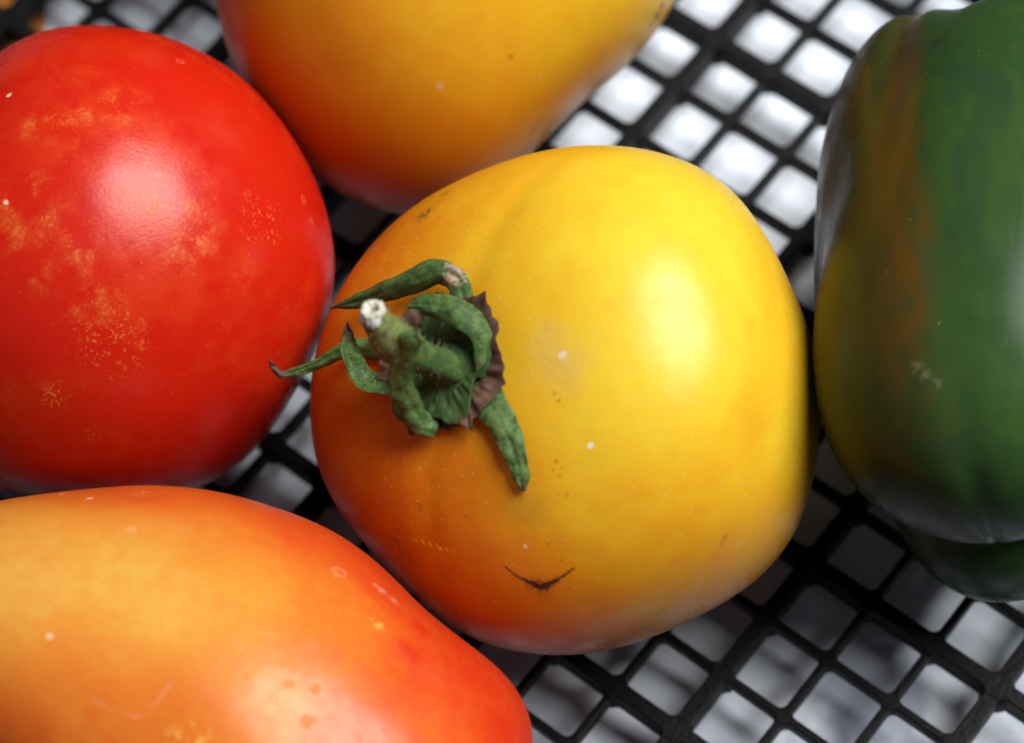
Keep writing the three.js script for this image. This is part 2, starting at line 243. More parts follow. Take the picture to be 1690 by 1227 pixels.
// Meridians run about the x axis; the seam lies underneath.
const FRONT = unit([0, 0.9, 0.43]), SIDE = [0, -FRONT[2], FRONT[1]];
const direction = (u, v) => {
  const e = u * 2 - 1, th = v * Math.PI, ph = e * (0.6 + 0.4 * e * e) * Math.PI, s = Math.sin(th), a = s * Math.cos(ph), b = s * Math.sin(ph);
  return [Math.cos(th), a * FRONT[1] + b * SIDE[1], a * FRONT[2] + b * SIDE[2]];
};
function bodyGeometry(radius, cy, nu, nv) {                   // origin at the fruit's base, straight below its centre
  const pos = new Float32Array((nu + 1) * (nv + 1) * 3), nor = pos.slice(), uv = new Float32Array((nu + 1) * (nv + 1) * 2), idx = [];
  const e = 0.004;
  for (let j = 0, k = 0; j <= nv; j++) for (let i = 0; i <= nu; i++, k++) {
    const d = direction(i / nu, clamp(j / nv, 0.0005, 0.9995)), r = radius(d);
    pos.set([d[0] * r, d[1] * r + cy, d[2] * r], k * 3); uv.set([i / nu, j / nv], k * 2);
    const t = unit(cross(d, Math.abs(d[1]) < 0.8 ? [0, 1, 0] : [1, 0, 0])), b = cross(d, t);
    const at = (q, s) => { const w = unit([d[0] + q[0] * s, d[1] + q[1] * s, d[2] + q[2] * s]), rr = radius(w); return [w[0] * rr, w[1] * rr, w[2] * rr]; };
    const p1 = at(t, e), p0 = at(t, -e), q1 = at(b, e), q0 = at(b, -e);
    let n = unit(cross([p1[0] - p0[0], p1[1] - p0[1], p1[2] - p0[2]], [q1[0] - q0[0], q1[1] - q0[1], q1[2] - q0[2]]));
    if (dp(n, d) < 0) n = [-n[0], -n[1], -n[2]];
    nor.set(n, k * 3);
    if (i < nu && j < nv) { const a = k, c = k + nu + 1; idx.push(a, c, a + 1, a + 1, c, c + 1); }
  }
  const g = new THREE.BufferGeometry();
  g.setAttribute('position', new THREE.BufferAttribute(pos, 3)); g.setAttribute('normal', new THREE.BufferAttribute(nor, 3)); g.setAttribute('uv', new THREE.BufferAttribute(uv, 2));
  const q = idx.slice(0, 3).map((i) => V(pos[i * 3], pos[i * 3 + 1], pos[i * 3 + 2])), mid = ((nv >> 1) * nu + (nu >> 1)) * 6;
  const [a, b, c] = [0, 1, 2].map((m) => V(pos[idx[mid + m] * 3], pos[idx[mid + m] * 3 + 1] - cy, pos[idx[mid + m] * 3 + 2]));
  if (b.clone().sub(a).cross(c.clone().sub(a)).dot(a) < 0) for (let i = 0; i < idx.length; i += 3) { const t = idx[i]; idx[i] = idx[i + 1]; idx[i + 1] = t; }
  g.setIndex(idx); return g;
}
function skin(radius, W, H, fn) {                             // colour and roughness of the skin, computed on the body itself
  const a = new Uint8Array(W * H * 4), b = new Uint8Array(W * H * 4);
  const lut = new Uint8Array(4097); for (let i = 0; i <= 4096; i++) lut[i] = toByte(i / 4096);
  for (let j = 0; j < H; j++) for (let i = 0; i < W; i++) {
    const d = direction((i + 0.5) / W, (j + 0.5) / H), c = fn(d, dp(d, FRONT) > -0.45), o = (j * W + i) * 4;
    a[o] = lut[clamp(c[0]) * 4096 | 0]; a[o + 1] = lut[clamp(c[1]) * 4096 | 0]; a[o + 2] = lut[clamp(c[2]) * 4096 | 0]; a[o + 3] = 255;
    b[o] = b[o + 1] = b[o + 2] = clamp(c[3]) * 255; b[o + 3] = 255;
  }
  const mk = (x) => { const t = new THREE.DataTexture(x, W, H); t.magFilter = THREE.LinearFilter; t.minFilter = THREE.LinearFilter; t.wrapS = THREE.RepeatWrapping; t.needsUpdate = true; return t; };
  const map = mk(a); map.colorSpace = THREE.SRGBColorSpace;
  return { map, roughnessMap: mk(b) };
}
const field = (pts, k = 0.03) => (d) => {                     // pigment between measured spots
  let s = 0, w = 0;
  for (const p of pts) { const e = 1 - (d[0] * p[0] + d[1] * p[1] + d[2] * p[2]), q = 1 / ((e + k) * (e + k)); s += q * p[3]; w += q; }
  return s / w;
};
const PX = 0.00009;                                            // metres per unit of a mark's size
function marks(list, R) {                                      // nearest marks: calls back with (kind, 0 centre .. 1 rim, warped)
  const L = list.map(([x, y, z, s, kind], i) => { const l = Math.hypot(x, y, z), r = s * PX / R; return { d: [x / l, y / l, z / l], r, near: Math.cos(r * 2.2), kind, i }; });
  return (d, cb) => {
    for (const m of L) {
      const c = dp(d, m.d); if (c < m.near) continue;
      const e = Math.acos(Math.min(1, c)) / m.r, q = 2.2 / m.r;
      cb(m.kind, e * (1 + 0.55 * fbm(d[0] * q + m.i * 7, d[1] * q, d[2] * q, 3)), m);
    }
  };
}
function stroke(list, R) {                                     // distance to a polyline on the skin in metres, and how far along
  const P = list.map((q) => unit(q));
  const c0 = unit(P.reduce((s, q) => [s[0] + q[0], s[1] + q[1], s[2] + q[2]], [0, 0, 0])), near = Math.min(...P.map((q) => dp(q, c0))) - 0.004;
  return (d) => {
    if (dp(d, c0) < near) return [1, 0];
    let best = 1, at = 0;
    for (let i = 0; i + 1 < P.length; i++) {
      const a = P[i], b = P[i + 1], ab = [b[0] - a[0], b[1] - a[1], b[2] - a[2]], ad = [d[0] - a[0], d[1] - a[1], d[2] - a[2]];
      const t = clamp(dp(ab, ad) / dp(ab, ab)), e = Math.hypot(ad[0] - ab[0] * t, ad[1] - ab[1] * t, ad[2] - ab[2] * t) * R;
      if (e < best) { best = e; at = (i + t) / (P.length - 1); }
    }
    return [best, at];
  };
}
function ramp(stops, t) { t = clamp(t) * (stops.length - 1); const i = Math.min(stops.length - 2, Math.floor(t)); return mix3(stops[i], stops[i + 1], t - i); }
const F = DATA.fruit, MK = DATA.marks;
const skinLook = (maps, more) => new THREE.MeshPhysicalMaterial({ ...maps, roughness: 1, ior: 1.35, bumpMap: maps.roughnessMap, bumpScale: 0.00013, ...more });

// ---- yellow tomato with the stem
const ST = unit(DATA.calyxDir);
const yellowRadius = (() => {
  const dents = DATA.dents.center.map(([x, y, z, w, h]) => ({ d: unit([x, y, z]), w, h })), gdir = unit(DATA.groove[0]), u = unit(cross(ST, gdir));
  return tomatoRadius(F.center, 0.80, 2.35, (d) => {
    const th = angle(d, ST); let e = -0.035 * Math.exp(-th * th / 0.09);
    for (const q of dents) { const a = angle(d, q.d); e -= q.h * Math.exp(-a * a / (q.w * q.w)); }
    const off = dp(d, u), along = dp(d, gdir);                   // the crease that runs from the stem to the shoulder
    if (along > 0) e -= 0.009 * Math.exp(-off * off / 0.006) * smooth(0.05, 0.3, th) * (1 - smooth(0.8, 1.3, th));
    return e + 0.0016 * noise(d[0] * 5 + 3, d[1] * 5, d[2] * 5) + 0.0005 * noise(d[0] * 14, d[1] * 14, d[2] * 14);
  });
})();
const YELLOW = [[0.612, 0.452, 0.026], [0.612, 0.345, 0.013], [0.5984, 0.2244, 0.0068], [0.5576, 0.1394, 0.0048], [0.5032, 0.0782, 0.0041]];
const yellowSkin = (() => {
  const R = 0.036, ripe = field(DATA.ripe.center), mk = marks(MK.center, R), crack = stroke(MK.crack, R);
  return skin(yellowRadius, 1280, 896, (d, seen) => {
    const [x, y, z] = d;
    if (!seen) return [...ramp(YELLOW, ripe(d)), 0.4];
    const n1 = fbm(x * 3.1 + 2, y * 3.1, z * 3.1, 3), n2 = fbm(x * 14, y * 14, z * 14, 3), n3 = fbm(x * 60, y * 60, z * 60, 2);
    let t = ripe(d) + 0.16 * n1 + 0.10 * n2 + 0.03 * n3, c = ramp(YELLOW, t), ro = 0.31 + 0.09 * n2 + 0.06 * n3;
    const q = 46, sp = dot(x * q, y * q, z * q, 0.10 + 0.36 * clamp(t - 0.1), 0.20) + 0.8 * dot(x * 80 + 3, y * 80, z * 80, 0.10 + 0.35 * clamp(t), 0.16);
    c = mix3(c, [0.646, 0.4488, 0.136], 0.7 * clamp(sp));
    mk(d, (k, e) => {
      if (k === 'w') c = mix3(c, [0.612, 0.5848, 0.51], 0.95 * (1 - smooth(0.6, 0.9, e)));
      else if (k === 'b') c = mix3(c, [0.204, 0.0476, 0.0102], 0.5 * (1 - smooth(0.2, 1.15, e)) * smooth(-0.35, 0.1, n3));
      else if (k === 'b2') c = mix3(c, [0.2856, 0.0884, 0.0204], 0.5 * (1 - smooth(0.3, 1.1, e)));
      else if (k === 'g') c = mix3(c, [0.1496, 0.0884, 0.0136], (0.25 + 0.75 * smooth(-0.05, 0.3, n3 + n2)) * 0.8 * (1 - smooth(0.2, 1.3, e)));
      else if (k === 'g2') c = mix3(c, [0.306, 0.204, 0.0204], 0.35 * (1 - smooth(0.2, 1.3, e)));
      else if (k === 'p') { const f = (0.5 + 0.5 * smooth(-0.1, 0.25, n3 + 0.6 * n2)) * (1 - smooth(0.1, 1.3, e)); c = mix3(c, [0.4896, 0.34, 0.0952], 0.55 * f); ro += 0.1 * f; }
      else if (k === 'o') c = mix3(c, [0.544, 0.2448, 0.0082], 0.5 * (1 - smooth(0.1, 1.3, e)));
    });
    const [cd, ca] = crack(d), w = PX * (1.4 + 8 * Math.exp(-Math.pow((ca - 0.5) / 0.2, 2))) * (1 + 0.9 * noise(x * 180, y * 180, z * 180));
    c = mix3(c, [0.204, 0.0816, 0.0136], 0.5 * (1 - smooth(w * 1.0, w * 3.2, cd)));
    c = mix3(c, [0.0238, 0.0122, 0.0082], 0.95 * (1 - smooth(w * 0.4, w * 1.1, cd)));
    return [...c, ro];
  });
})();
const yellow = thing('tomato', 'yellow tomato turning orange with a curled green stem and calyx', 'tomato', [F.center.C[0], 0, F.center.C[2]]);
mesh('skin', bodyGeometry(yellowRadius, F.center.C[1], 420, 260), skinLook(yellowSkin, {}), yellow);

// ---- red tomato
{
  const radius0 = tomatoRadius(F.red, 0.95, 2.1, (d) => 0.004 * noise(d[0] * 2.6 + 1, d[1] * 2.6, d[2] * 2.6) + 0.0016 * noise(d[0] * 6, d[1] * 6 + 4, d[2] * 6) + 0.0004 * noise(d[0] * 15, d[1] * 15, d[2] * 15));
  const R = 0.035, mk = marks(MK.red, R);
  const maps = skin(radius0, 1280, 896, (d, seen) => {
    if (!seen) return [0.46, 0.011, 0.004, 0.4];
    const [x, y, z] = d, n1 = fbm(x * 2.4, y * 2.4 + 7, z * 2.4, 3), n2 = fbm(x * 16, y * 16, z * 16, 3), n3 = fbm(x * 105, y * 105, z * 105, 3);
    let c = mix3([0.41, 0.0095, 0.0026], [0.44, 0.021, 0.0038], smooth(-0.25, 0.5, n1 + 0.5 * n2)), ro = 0.29 + 0.08 * n2 + 0.08 * n3;
    const sp = dot(x * 55, y * 55, z * 55, 0.12 + 0.5 * smooth(0, 0.4, n1 + n2), 0.14);
    let gold = 0.5 * sp;
    mk(d, (k, e) => {
      const f = 1 - smooth(0.0, 1.5, e);
      if (k === 'y') gold = Math.max(gold, f * (0.16 * smooth(-0.2, 0.35, n2) + 0.34 * smooth(0.08, 0.5, n3 + 0.6 * n2 + 0.25 * n1 - 0.10 * (1 - f))));
      else if (k === 'y2') gold = Math.max(gold, f * 0.7 * smooth(0.2, 0.38, n3 + 0.3 * n2));
      else if (k === 'w') c = mix3(c, [0.595, 0.434, 0.294], 0.9 * (1 - smooth(0.4, 1, e)));
      else if (k === 'p') c = mix3(c, [0.56, 0.154, 0.084], 0.45 * smooth(0.3, 0.7, e) * (1 - smooth(0.7, 1.1, e)));
      else if (k === 'b2') c = mix3(c, [0.315, 0.084, 0.042], 0.5 * (1 - smooth(0.3, 1.1, e)));
    });
    c = mix3(c, [0.56, 0.238, 0.042], 0.7 * clamp(gold)); ro += 0.12 * clamp(gold);
    return [...c, ro];
  });
  const red = thing('tomato_001', 'glossy red tomato with golden flecks beside the yellow tomato', 'tomato', [F.red.C[0], 0, F.red.C[2]]);
  mesh('skin', bodyGeometry(radius0, F.red.C[1], 360, 220), skinLook(maps, { specularIntensity: 1 }), red);
}

// ---- orange tomato
{
  const scarDir = unit(DATA.scar);
  const radius0 = tomatoRadius(F.orange, 0.92, 2.1, (d) => 0.003 * noise(d[0] * 2.8 + 5, d[1] * 2.8, d[2] * 2.8) + 0.0012 * noise(d[0] * 7, d[1] * 7, d[2] * 7));
  const ripe = field(DATA.ripe.orange), mk = marks(MK.orange, 0.036);
  const maps = skin(radius0, 960, 704, (d, seen) => {
    if (!seen) return [...ramp(YELLOW, ripe(d)), 0.4];
    const [x, y, z] = d, n1 = fbm(x * 2.8, y * 2.8 + 3, z * 2.8, 3), n2 = fbm(x * 15, y * 15, z * 15, 3), n3 = fbm(x * 60, y * 60, z * 60, 2);
    let c = ramp(YELLOW, ripe(d) + 0.12 * n1 + 0.07 * n2 + 0.02 * n3);
    c = mix3(c, [0.646, 0.408, 0.0952], 0.3 * dot(x * 50, y * 50, z * 50, 0.25, 0.12));
    mk(d, (k, e) => {
      if (k === 'k') c = mix3(c, [0.034, 0.0238, 0.0068], 0.9 * (1 - smooth(0.3, 1, e)));
      else if (k === 'w') c = mix3(c, [0.578, 0.374, 0.204], 0.6 * (1 - smooth(0.4, 1, e)));
      else c = mix3(c, [0.306, 0.0884, 0.0136], 0.5 * (1 - smooth(0.3, 1.1, e)));
    });
    return [...c, 0.33 + 0.08 * n2];
  });
  const o = thing('tomato_002', 'plain orange tomato without a stem lying between red tomato and black mesh', 'tomato', [F.orange.C[0] + 0.0004, 0, F.orange.C[2] - 0.0006]);
  mesh('skin', bodyGeometry(radius0, F.orange.C[1], 300, 190), skinLook(maps, {}), o);
  const o2 = thing('tomato_003', 'unseen orange tomato with shallow ribs added behind the plain orange tomato for its shade', 'tomato', [-0.0575, 0, -0.1305]);  // out of view, added to shade the far left of the crate floor
  const g2 = new THREE.SphereGeometry(0.0345, 96, 64), p2 = g2.attributes.position;
  for (let k = 0; k < p2.count; k++) { const v = V(p2.getX(k), p2.getY(k), p2.getZ(k)), d = v.clone().normalize(); v.multiplyScalar(1 + 0.015 * Math.cos(5 * Math.atan2(d.z, d.x)) * (1 - d.y * d.y) - 0.08 * Math.exp(-Math.pow(Math.acos(clamp(d.y, -1, 1)) / 0.35, 2))); p2.setXYZ(k, v.x, v.y * 0.93 + 0.0321, v.z); }
  g2.computeVertexNormals(); mesh('skin', g2, skinLook(maps, {}), o2);
}

// ---- plum tomato
{
  const r1 = romaRadius(F.roma), radius0 = (d) => r1(d) * (1 + 0.004 * noise(d[0] * 3 + 8, d[1] * 3, d[2] * 3) + 0.0016 * noise(d[0] * 8, d[1] * 8, d[2] * 8 + 2));
  const ripe = field(DATA.ripe.roma, 0.02), mk = marks(MK.roma, 0.040), line = stroke(MK.romaLine, 0.036);
  const P = [[0.5266, 0.3112, 0.0598], [0.5146, 0.2035, 0.0269], [0.5027, 0.1316, 0.0150], [0.4787, 0.0628, 0.0084], [0.4308, 0.0209, 0.0048]];
  const maps = skin(radius0, 1280, 896, (d, seen) => {
    if (!seen) return [...ramp(P, ripe(d)), 0.4];
    const [x, y, z] = d, n1 = fbm(x * 4, y * 4 + 3, z * 4, 3), n2 = fbm(x * 22, y * 22, z * 22, 3), n3 = fbm(x * 90, y * 90, z * 90, 2);
    let t = ripe(d) + 0.08 * n1 + 0.10 * n2 + 0.08 * n3, ro = 0.30 + 0.10 * n2 + 0.06 * n3, gold = 0.3 * dot(x * 60, y * 60, z * 60, 0.3, 0.14), pale = 0, dull = 0;
    mk(d, (k, e) => {
      const f = 1 - smooth(0.2, 1.2, e);
      if (k === 'd') dull = Math.max(dull, (1 - smooth(0.75, 0.95, e)) * 0.7 + 0.5 * smooth(0.6, 0.85, e) * (1 - smooth(0.85, 1.05, e)));
      else if (k === 'w') pale = Math.max(pale, 0.9 * (1 - smooth(0.4, 0.9, e)));
      else if (k === 'p') pale = Math.max(pale, 0.35 * (1 - smooth(0.3, 1.1, e)) * smooth(-0.3, 0.2, n3 + n2));
      else if (k === 'r') pale = Math.max(pale, 0.4 * smooth(0.6, 0.8, e) * (1 - smooth(0.85, 1.05, e)));
      else if (k === 'y') gold = Math.max(gold, f * smooth(0.05, 0.3, n2 + n3));
      else if (k === 'o2') t += 0.12 * f;
    });
    const [ld] = line(d); pale = Math.max(pale, 0.2 * smooth(-0.25, 0.15, n2 + n3) * (1 - smooth(PX * 1, PX * 4, ld * (1 + 0.8 * n3))));
    let c = ramp(P, t);
    c = mix3(c, [0.6256, 0.3944, 0.068], 0.7 * clamp(gold)); c = mix3(c, [0.5168, 0.1768, 0.034], 0.12 * dull); c = mix3(c, [0.612, 0.374, 0.2448], pale);
    return [...c, ro + 0.3 * clamp(dull)];
  });
  const o = thing('plum_tomato', 'long orange red plum tomato with pointed end and pale water marks', 'tomato', [F.roma.C[0], 0, F.roma.C[2]]);
  mesh('skin', bodyGeometry(radius0, F.roma.C[1], 400, 240), skinLook(maps, { specularIntensity: 1 }), o);
}

// ---- green bell pepper
{
  const r1 = pepperRadius(), fold = (d, at, w, h, z0, z1) => { const e = (Math.atan2(d[1], d[0]) * 180 / Math.PI - at) / w; return h * Math.exp(-e * e) * smooth(z0, z1, d[2]); };
  const radius0 = (d) => r1(d) * (1 - fold(d, 121, 8, 0.035, 0.25, -0.7) - fold(d, 104, 6, 0.012, -0.1, 0.7) + 0.003 * noise(d[0] * 4 + 8, d[1] * 4, d[2] * 3) + 0.0012 * noise(d[0] * 9, d[1] * 9, d[2] * 7));
  const mk = marks(MK.pepper, 0.036);
  const maps = skin(radius0, 1280, 896, (d, seen) => {
    if (!seen) return [0.027, 0.07, 0.014, 0.4];
    const [x, y, z] = d, ph = Math.atan2(y, x) * 180 / Math.PI, n1 = fbm(x * 3 + 1, y * 3, z * 2, 3), n2 = fbm(x * 20, y * 20, z * 6, 3), n3 = fbm(x * 70, y * 70, z * 50, 2);
    const w = ph + 10 * n1 + 3 * n2 + 1.5 * n3;
    let c = mix3([0.0212, 0.0538, 0.0147], [0.0274, 0.0642, 0.0147], smooth(-0.5, 0.5, n1 + n2));
    c = mix3(c, [0.0187, 0.0433, 0.0196], 0.5 * smooth(0.05, 0.4, fbm(x * 7, y * 7 + 4, z * 3, 3)));
    const olive = smooth(100, 122, w) * (1 - smooth(185, 205, w)), g = (m, s) => Math.exp(-Math.pow((w - m) / s, 2));
    c = mix3(c, [0.024, 0.034, 0.008], 0.85 * olive);
    c = mix3(c, [0.095, 0.036, 0.004], 0.85 * clamp((0.95 * g(118, 7) + 0.6 * g(152, 12) + 0.25 * g(134, 6)) * (0.75 + 0.7 * n2)) * (1 - smooth(0.45, 0.9, z)));
    const sp = dot(x * 26, y * 26, z * 26, 0.12, 0.06);
    c = mix3(c, [0.429, 0.39, 0.2184], 0.7 * sp);
    mk(d, (k, e) => { c = mix3(c, [0.2652, 0.2808, 0.1716], 0.2 * (1 - smooth(0.2, 1.1, e)) * smooth(-0.05, 0.2, n3 + 0.1)); });
    return [...c, 0.29 + 0.05 * n2 + 0.05 * n3];
  });
  const o = thing('bell_pepper', 'dark green bell pepper with brown orange streaks along its side', 'pepper', [DATA.pepC[0], 0, DATA.pepC[2]]);
  mesh('skin', bodyGeometry(radius0, DATA.pepC[1], 420, 260), skinLook(maps, { ior: 1.24 }), o);
}

// ---------------------------------------------------------------- calyx and stem of the yellow tomato
const leafMat = (r, extra) => new THREE.MeshPhysicalMaterial({ vertexColors: true, roughness: r, specularIntensity: 0.5, ...extra });
const mm = (q) => V(q[0] / 1000, q[1] / 1000, q[2] / 1000);
const OUTWARD = V(...F.center.ax);
function curveOf(list) {
  const c = new THREE.CatmullRomCurve3(list.map(mm), false, 'centripetal'), n = list.length - 1;
  const w = (t) => { const s = t * n, i = Math.min(n - 1, Math.floor(s)), f = s - i, g = f * f * (3 - 2 * f); return mix(list[i][3], list[i + 1][3], g) / 1000; };
  return { at: (t) => c.getPoint(t), w };
}
function sepalGeometry(list, { curl, roll = [0, 0], thick = 0.0002, k }) {
  const { at, w } = curveOf(list), N = 150, M = 18, pos = [], uv = [], idx = [], ring = 2 * (M + 1);
  for (let i = 0; i <= N; i++) {
    const t = i / N, p = at(t), T = at(Math.min(1, t + 0.01)).sub(at(Math.max(0, t - 0.01))).normalize();
    const Wd = T.clone().cross(OUTWARD).normalize(), a = mix(roll[0], roll[1], t);
    Wd.applyAxisAngle(T, a); const Nn = Wd.clone().cross(T).normalize();
    for (let side = 0; side < 2; side++) for (let m = 0; m <= M; m++) {
      const s = side ? 1 - 2 * m / M : 2 * m / M - 1, hw = w(t) / 2 * (1 + 0.14 * noise(t * 7 + k * 5, s > 0 ? 3 : 9, k) + 0.05 * noise(t * 34, s > 0 ? 2 : 6, k + 4));
      const th = thick * (1 - 0.6 * Math.abs(s) ** 3) * (side ? -0.5 : 0.5);
      const wr = 0.00028 * noise(t * 11 + k, s * 1.8, k * 3) + 0.00003 * noise(t * 40, s * 6, k) + 0.00002 * noise(t * 95, s * 15, k) - 0.00012 * Math.exp(-s * s / 0.02);
      const q = p.clone().addScaledVector(Wd, s * hw * (1 - 0.25 * Math.abs(curl) * s * s)).addScaledVector(Nn, -curl * s * s * hw + th + wr);
      pos.push(q.x, q.y, q.z); uv.push(t, s * 0.5 + 0.5);
    }
    if (i < N) for (let m = 0; m < ring; m++) { const a0 = i * ring + m, a1 = i * ring + (m + 1) % ring; idx.push(a0, a1, a0 + ring, a1, a1 + ring, a0 + ring); }
  }
  for (const [b, f] of [[0, 1], [N * ring, 0]]) for (let m = 1; m + 1 < ring; m++) idx.push(b, f ? b + m + 1 : b + m, f ? b + m : b + m + 1);
  const g = new THREE.BufferGeometry(); g.setAttribute('position', new THREE.Float32BufferAttribute(pos, 3)); g.setAttribute('uv', new THREE.Float32BufferAttribute(uv, 2)); g.setIndex(idx); g.computeVertexNormals();
  return g;
}
const GREEN = [0.080, 0.145, 0.036], DARK = [0.034, 0.072, 0.020], BROWN = [0.0788, 0.045, 0.0315], DRY = [0.315, 0.2325, 0.165];
function sepalColor(k, tipFrom, dry) {
  return (x, y, z, t, s) => {
    const n = fbm(x * 0.9 + k * 9, y * 0.9, z * 0.9, 3), f = fbm(x * 3.2, y * 3.2, z * 3.2, 3);
    const g = fbm(x * 9, y * 9, z * 9, 2);
    let c = mix3(DARK, GREEN, smooth(-0.28, 0.28, n + 0.7 * f + 0.5 * g));
    c = mix3(c, BROWN, smooth(0.22, 0.40, n * 0.6 + f * 0.6) * 0.6);
    c = mix3(c, BROWN, smooth(tipFrom, tipFrom + 0.12, t + 0.12 * f));
    if (dry) c = mix3(c, mix3(DRY, BROWN, clamp(0.3 + f)), smooth(0.07, 0.03, Math.abs(t - dry) + 0.07 * f + 0.03 * n));
    return c;
  };
}
const sepalMat = leafMat(0.62, { side: THREE.DoubleSide });
[
  { curl: 0.5, roll: [0.2, -0.25], tip: 0.86, dry: 0.27 }, { curl: 0.4, roll: [0.9, -0.1], tip: 0.95 }, { curl: 0.15, roll: [0, 0.25], tip: 0.88 },
  { curl: 0.4, roll: [0.3, 0.5], tip: 0.97 }, { curl: -0.4, roll: [0.7, 0.5], tip: 0.72 }, { curl: 0.5, roll: [0.3, 0], tip: 0.58 },
].forEach((o, i) => mesh('sepal', colored(sepalGeometry(DATA.sepals[i], { ...o, k: i + 1 }), sepalColor(i + 1, o.tip, o.dry)), sepalMat, yellow));

// a sheet that follows the fruit's skin round the stem: r(az) outer reach in radians, lift(s, az) in metres
const TU = unit(cross(ST, [0, 0.2, 1])), TV = cross(ST, TU), CY = F.center.C[1];
function collar(reach, lift, thick, inner = 0, NA = 220, NR = 16) {
  const pos = [], uv = [], idx = [], row = NA + 1;
  for (let side = 0; side < 2; side++) for (let j = 0; j <= NR; j++) for (let i = 0; i <= NA; i++) {
    const az = i / NA * 2 * Math.PI, s = j / NR, th = mix(inner, reach(az), s), c = Math.cos(az), n = Math.sin(az);
    const d = unit([0, 1, 2].map((k) => ST[k] * Math.cos(th) + (TU[k] * c + TV[k] * n) * Math.sin(th))), r = yellowRadius(d) + lift(s, az) - side * thick * (1 - 0.7 * s);
    pos.push(d[0] * r, d[1] * r + CY, d[2] * r); uv.push(s, i / NA);
  }
  const half = (NR + 1) * row;
  for (let j = 0; j < NR; j++) for (let i = 0; i < NA; i++) { const a = j * row + i; idx.push(a, a + row, a + 1, a + 1, a + row, a + row + 1); const b = a + half; idx.push(b, b + 1, b + row, b + 1, b + row + 1, b + row); }
  for (let i = 0; i < NA; i++) { const a = NR * row + i; idx.push(a, a + half, a + 1, a + 1, a + half, a + half + 1); }
  const g = new THREE.BufferGeometry(); g.setAttribute('position', new THREE.Float32BufferAttribute(pos, 3)); g.setAttribute('uv', new THREE.Float32BufferAttribute(uv, 2)); g.setIndex(idx); g.computeVertexNormals(); return g;
}
{
  const spikes = [[0.6, 0.06], [1.7, 0.05], [2.9, 0.07], [3.9, 0.05], [5.0, 0.08], [5.7, 0.05]];
  const lean = (az) => dp([0, 1, 2].map((k) => TU[k] * Math.cos(az) + TV[k] * Math.sin(az)), unit([0.8, 0.2, -0.5]));
  const reach = (az) => { let r = 0.285 + 0.06 * Math.max(0, lean(az)) + 0.022 * noise(Math.cos(az) * 2.2, Math.sin(az) * 2.2, 3) + 0.014 * noise(Math.cos(az) * 9, Math.sin(az) * 9, 5); for (const [a, h] of spikes) { const e = Math.abs(Math.atan2(Math.sin(az - a), Math.cos(az - a))); r += 0.6 * h * Math.max(0, 1 - e / 0.09); } return r; };
  const lift = (s, az) => 0.0004 + 0.0016 * s * s * (1 + 0.6 * noise(Math.cos(az) * 4, Math.sin(az) * 4, 1)) + 0.00035 * noise(Math.cos(az) * 12, Math.sin(az) * 12, s * 5);
  const g = colored(collar(reach, lift, 0.0006, 0.02), (x, y, z, s) => mix3([0.078, 0.042, 0.028], [0.155, 0.090, 0.060], clamp(0.4 + fbm(x * 1.3, y * 1.3, z * 1.3, 3) * 1.6)));
  mesh('corky_ring', g, leafMat(0.85), yellow).userData.label = 'dry brown ragged ring under the green calyx';
  const star = (az) => 0.25 + 0.03 * Math.cos(5 * az + 0.6) + 0.012 * noise(Math.cos(az) * 5, Math.sin(az) * 5, 9);
  const g2 = colored(collar(star, (s, az) => 0.0016 + 0.0006 * s + 0.0002 * noise(Math.cos(az) * 9, Math.sin(az) * 9, s * 5), 0.0007, 0.01), (x, y, z) => mix3([0.03, 0.06, 0.018], [0.0465, 0.0938, 0.0263], clamp(0.5 + 1.5 * fbm(x * 1.6, y * 1.6, z * 1.6, 3))));
  mesh('calyx_base', g2, leafMat(0.7), yellow);
}
